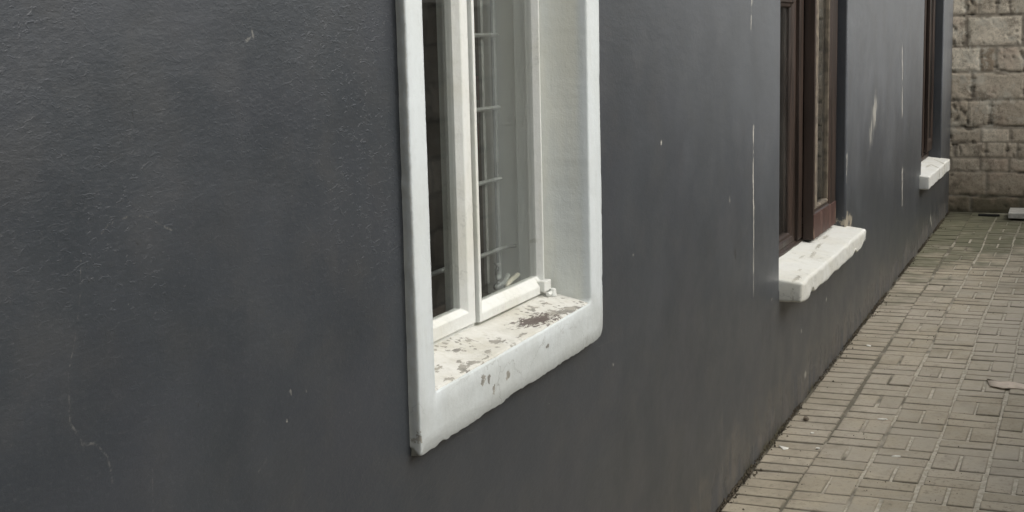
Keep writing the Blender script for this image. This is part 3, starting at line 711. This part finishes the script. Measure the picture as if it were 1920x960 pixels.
# ---- windows 2 and 3: brown timber
def timber_window(x0, x1, z0, z1, yf, xm, label, zt, lw, worn=WOODW):
    W_ = MB().ring(x0, x1, z0, z1, (.055, .045, .055, .055), [(0, yf + .07), (0, yf), (.75, yf), (.8, yf + .008), (1, yf + .010), (1, yf + .07)])
    W_.box(xm - .045, xm + .045, yf - .004, yf + .068, z0 + .046, z1 - .056)
    W_ = W_.build('window', WOOD, HOUSE, .003); W_['label'] = label
    # left fixed light with transom
    MB().ring(x0 + .056, xm - .047, z0 + .046, zt, (.06, .045, lw, .05), [(0, yf + .05), (0, yf + .012), (.55, yf + .012), (.62, yf + .018), (.9, yf + .02), (1, yf + .028), (1, yf + .05)]).build('casement', WOOD, W_, .002)
    MB().box(x0 + .11, xm - .047 - lw + .005, yf + .034, yf + .038, z0 + .088, zt - .047).build('pane', GLASS2, W_)
    MB().box(x0 + .056, xm - .047, yf + .004, yf + .05, zt + .002, zt + .06).build('transom', WOOD, W_, .003)
    MB().box(x0 + .11, xm - .05, yf + .034, yf + .038, zt + .064, z1 - .058).build('pane', GLASS2, W_)
    return W_
W2 = timber_window(5.438, 7.017, .598, 2.13, 1.245, 6.315, 'brown timber window with a proud casement over a thick white sill', 1.745, .085)
# proud casement of window 2, with a deep weathered bottom rail
cx0, cx1, cz0, cz1, cy = 6.372, 6.962, .632, 2.08, 1.192
MB().ring(cx0, cx1, cz0, cz1, (.036, .136, .195, .06), [(0, cy + .048), (0, cy), (.86, cy), (.9, cy + .006), (1, cy + .01), (1, cy + .048)]).build('casement', WOOD, W2, .003)
br = MB().box(cx0 + .001, cx1 - .001, cy - .0035, cy + .003, cz0 + .002, cz0 + .118).build('bottom_rail', WOODW, W2, .002); br['label'] = 'weathered reddish bottom rail with flaking varnish'
MB().ring(cx0 + .037, cx1 - .196, cz0 + .137, cz1 - .061, (.105, .014, .006, .006), [(0, cy + .024), (0, cy + .004), (.6, cy + .004), (1, cy + .009), (1, cy + .024)]).build('glazing_putty', PUTTY, W2, .001)
MB().box(cx0 + .09, cx1 - .20, cy + .020, cy + .024, cz0 + .15, cz1 - .07).build('pane', GLASS2, W2)
s2 = slab('sill', 5.437, 7.085, 1.056, 1.25, .512, .594, SILL2, W2, .004, 2., .15, .014, .013, 120, [(5.55, .05, -.006), (5.66, .03, .010), (6.2, .06, .006), (6.75, .05, .012), (7.05, .06, .03)])
s2['label'] = 'thick white painted sill with chipped lower edge'
W3 = timber_window(10.262, 11.60, .575, 2.13, 1.245, 11.16, 'narrow view of a brown timber window nearest the end wall', 1.80, .12)
MB().ring(11.22, 11.585, .64, 2.07, (.06, .09, .07, .06), [(0, 1.24), (0, 1.215), (.86, 1.215), (1, 1.222), (1, 1.24)]).build('casement', WOOD, W3, .003)
MB().box(11.27, 11.53, 1.228, 1.232, .72, 2.02).build('pane', GLASS2, W3)
s3 = slab('sill', 10.17, 11.66, 1.082, 1.25, .462, .553, SILL3, W3, .003, 5., .12, .006, .010, 60, [(10.3, .05, .005)])
s3['label'] = 'square-edged white sill with green chips'

# ---- lace curtain behind window 2, red and white cloth behind window 1
s = Sh('lace'); X, Y, Z = s.sep()
al = s.ss(s.vor(60, vec=s.comb(X, Z), feat='F1'), .30, .36, 1, .0); al = s.math('MAXIMUM', s.math('SUBTRACT', 1, al), .25)
s.done(C(.55, .50, .50), .9); s.put(s.b.inputs['Alpha'], s.ss(s.noise(45, 2), .40, .46, .25, 1)); LACE = s.m
v = []; f = []; nx = 90
for i in range(nx + 1):
    x = -.70 + .72 * i / nx
    for zz in (0, .4, .8, 1.2, 1.5): v.append((x, .018 * math.sin(x * 42) + .004 * math.sin(x * 130), zz))
for i in range(nx):
    for j in range(4): a = i * 5 + j; f.append([a, a + 5, a + 6, a + 1])
o = pyd('curtain', v, f, LACE, None, True); o.location = (6.2, 1.345, .60); sm = o.modifiers.new('s', 'SOLIDIFY'); sm.thickness = .001
tag(o, 'pale lace curtain hanging behind the glass of the middle brown window', 'curtain')
s = Sh('striped_cloth'); X, Y, Z = s.sep()
c1 = s.mix(s.ss(Z, .30, .31), C(.03, .02, .02), C(.28, .05, .06)); c1 = s.mix(s.ss(Z, .44, .45), c1, C(.6, .56, .5)); c1 = s.mix(s.ss(Z, .50, .505), c1, C(.45, .12, .14)); c1 = s.mix(s.ss(Z, .56, .565), c1, C(.05, .04, .04))
c1 = s.mix(s.ss(Z, .66, .665), c1, C(.5, .3, .2)); c1 = s.mix(s.ss(Z, .70, .705), c1, C(.05, .045, .045)); CL = s.done(c1, .9)
v = []; f = []
for i in range(31):
    x = -.016 + .032 * i / 30
    for zz in np.linspace(0, .95, 12): v.append((x, .012 * math.sin(x * 70) + .006 * math.sin(zz * 9), zz))
for i in range(30):
    for j in range(11): a = i * 12 + j; f.append([a, a + 12, a + 13, a + 1])
o = pyd('cloth', v, f, CL, None, True); o.location = (3.183, 1.445, .93); sm = o.modifiers.new('s', 'SOLIDIFY'); sm.thickness = .002
tag(o, 'red, pink and white cloth hanging in the dark inside the white window', 'cloth')

# ------------------------------------------------------------------ small things on the paving
def top(x): return gz(x) + .0015
SLABM = mat_plain('pale_concrete', (.52, .51, .46), .8, .25, 18, .001)
o = MB().box(-.19, .19, -.34, .34, .014, .058).build('concrete_slab', SLABM, None, .004); o.location = (12.07, .30, top(12.07)); o.rotation_euler = (0, 0, .02)
tag(o, 'flat pale concrete slab lying at the foot of the end block wall', 'slab')
o = MB().box(-.012, .012, -.085, .085, .0, .018).build('stick', mat_plain('dark_stick', (.02, .02, .018), .8), None, .003); o.location = (12.10, .80, top(12.1)); o.rotation_euler = (0, 0, .02)
tag(o, 'short black strip lying on the mossy paving beside the pale slab', 'strip')
# torn cardboard / dry leaf
pts = [(1.35 * a, b * 1.05) for a, b in [(.09, .115), (.055, .075), (.075, .02), (.055, -.05), (.03, -.10), (-.045, -.105), (-.015, -.02), (-.035, .04), (-.01, .09)]]
v = []; f = []
pts2 = []
for i, (a, b) in enumerate(pts):
    c_, d_ = pts[(i + 1) % len(pts)]
    for t in (0, .33, .66): pts2.append((a + (c_ - a) * t + random.uniform(-.002, .002), b + (d_ - b) * t + random.uniform(-.002, .002)))
nn = len(pts2)
bend = lambda a, b: .002 + .003 * (.5 + .5 * math.sin(b * 26)) + .03 * max(0, -a) 
v = [(a, b, bend(a, b)) for a, b in pts2] + [(a * .5 + .01, b * .5, bend(a * .5, b * .5) + .004) for a, b in pts2] + [(.012, 0, .016)]
for i in range(nn):
    q = (i + 1) % nn; f.append([i, q, nn + q, nn + i]); f.append([nn + i, nn + q, 2 * nn])
o = pyd('leaf', v, f, mat_plain('dry_leaf', (.72, .62, .50), .8, .15, 30), None, True); o.location = (6.40, .30, top(6.4)); sm = o.modifiers.new('s', 'SOLIDIFY'); sm.thickness = .001
tag(o, 'long pale brown dry leaf lying on the paving at the right edge', 'leaf')
PALE = mat_plain('white_flake', (.78, .76, .68), .7, .15, 60)
fl = [(5.208, 1.085, .030, .017, .8, 'largest white paint flake, a triangle on the header bricks near the wall', 'tri'),
      (5.619, 1.073, .019, .012, .3, 'pale round pebble on the header bricks farthest up the alley of the near litter', 'peb'),
      (5.436, 1.012, .010, .009, 1.2, 'tiny white flake on the header bricks beyond the large triangular flake', 'rnd'),
      (5.239, .953, .010, .009, .2, 'tiny white flake on the first long joint, right of the triangular flake', 'rnd'),
      (5.721, .774, .009, .022, .1, 'slim white flake lying across the first row of basket weave bricks', 'rnd'),
      (5.225, .655, .006, .022, .4, 'thin pale curl of paint in the lower right basket weave bricks', 'rnd'),
      (7.05, 1.03, .018, .012, .4, 'small white flake on the header bricks below the end of the thick sill', 'rnd')]
for (x, y, a, b, r_, lab, kind) in fl:
    mb = MB()
    if kind == 'tri': pl = [(a, 0), (-a * .8, b * .9), (-a, 0), (-a * .7, -b)]
    else: pl = [(a * math.cos(t) * random.uniform(.75, 1.1), b * math.sin(t) * random.uniform(.75, 1.1)) for t in [i * math.pi / 4 for i in range(8)]]
    n = len(pl); hgt = .014 if kind == 'peb' else .004
    mb.v = [(p[0], p[1], 0) for p in pl] + [(p[0] * .85, p[1] * .85, hgt * (.6 + .6 * random.random())) for p in pl]
    mb.f = [list(range(n))[::-1], list(range(n, 2 * n))] + [[i, (i + 1) % n, n + (i + 1) % n, n + i] for i in range(n)]
    o = mb.build('pebble' if kind == 'peb' else 'paint_flake', PUTTY if kind == 'peb' else PALE, None, .001); o.location = (x, y, top(x)); o.rotation_euler = (0, 0, r_)
    tag(o, lab, 'pebble' if kind == 'peb' else 'flake')
# soil crumbs packed in the gap at the wall foot
v = []; f = []
for i in range(7000):
    x = 3.4 + (XE - 3.4) * random.random(); dens = float(fbm(np.array(x * 3.), np.array(2.2), 3))
    if random.random() > (dens - .25) * 2.2: continue
    y = YW - abs(random.gauss(0, .010 if random.random() < .8 else .035)); r_ = random.uniform(.0015, .0055) * (1.4 if dens > .6 else 1)
    
    if i % 9 == 0: y = YW - random.random() ** 1.6 * 1.3; r_ = random.uniform(.0012, .0032)
    n = len(v); zb = gz(x) + (random.uniform(-.008, .004) if i % 9 else .0025)
    for (a, b, c_) in ((1, 0, 0), (-1, 0, 0), (0, 1, 0), (0, -1, 0), (0, 0, 1), (0, 0, -1)):
        v.append((x + a * r_ * random.uniform(.6, 1.6), y + b * r_ * random.uniform(.5, 1.1), zb + c_ * r_ * random.uniform(.6, 1.3)))
    f += [[n + q for q in t] for t in ((0, 2, 4), (2, 1, 4), (1, 3, 4), (3, 0, 4), (2, 0, 5), (1, 2, 5), (3, 1, 5), (0, 3, 5))]
o = pyd('soil', v, f, mat_plain('dark_soil', (.10, .082, .055), .95, .6, 60), None); o['kind'] = 'stuff'
tag(o, 'dark soil and crumbs packed in the gap between wall and paving', 'soil')
v = []; f = []
for i in range(420):
    cl = random.choice([4.9, 5.15, 5.2, 5.32, 5.45, 6.1, 7.7, 8.4, 8.9, 10.2, 10.9]); x = cl + random.gauss(0, .06); y = YW - abs(random.gauss(.004, .008))
    L = random.uniform(.012, .05); a = random.uniform(0, 6.28); ln = random.uniform(.1, .9); n = len(v); wd = .0011
    dx, dy = math.cos(a) * ln * L, -abs(math.sin(a)) * ln * L * .6; zb = gz(x) - .004
    v += [(x - wd, y, zb), (x + wd, y, zb), (x + dx * .4 + wd * .8, y + dy * .4, zb + L * .6), (x + dx * .4 - wd * .8, y + dy * .4, zb + L * .6), (x + dx, y + dy, zb + L)]
    f += [[n, n + 1, n + 2, n + 3], [n + 3, n + 2, n + 4]]
o = pyd('dry_grass', v, f, mat_plain('straw', (.22, .20, .11), .8, .4, 50), None); o['kind'] = 'stuff'
tag(o, 'sparse dry grass and weeds growing along the foot of the grey wall', 'grass')
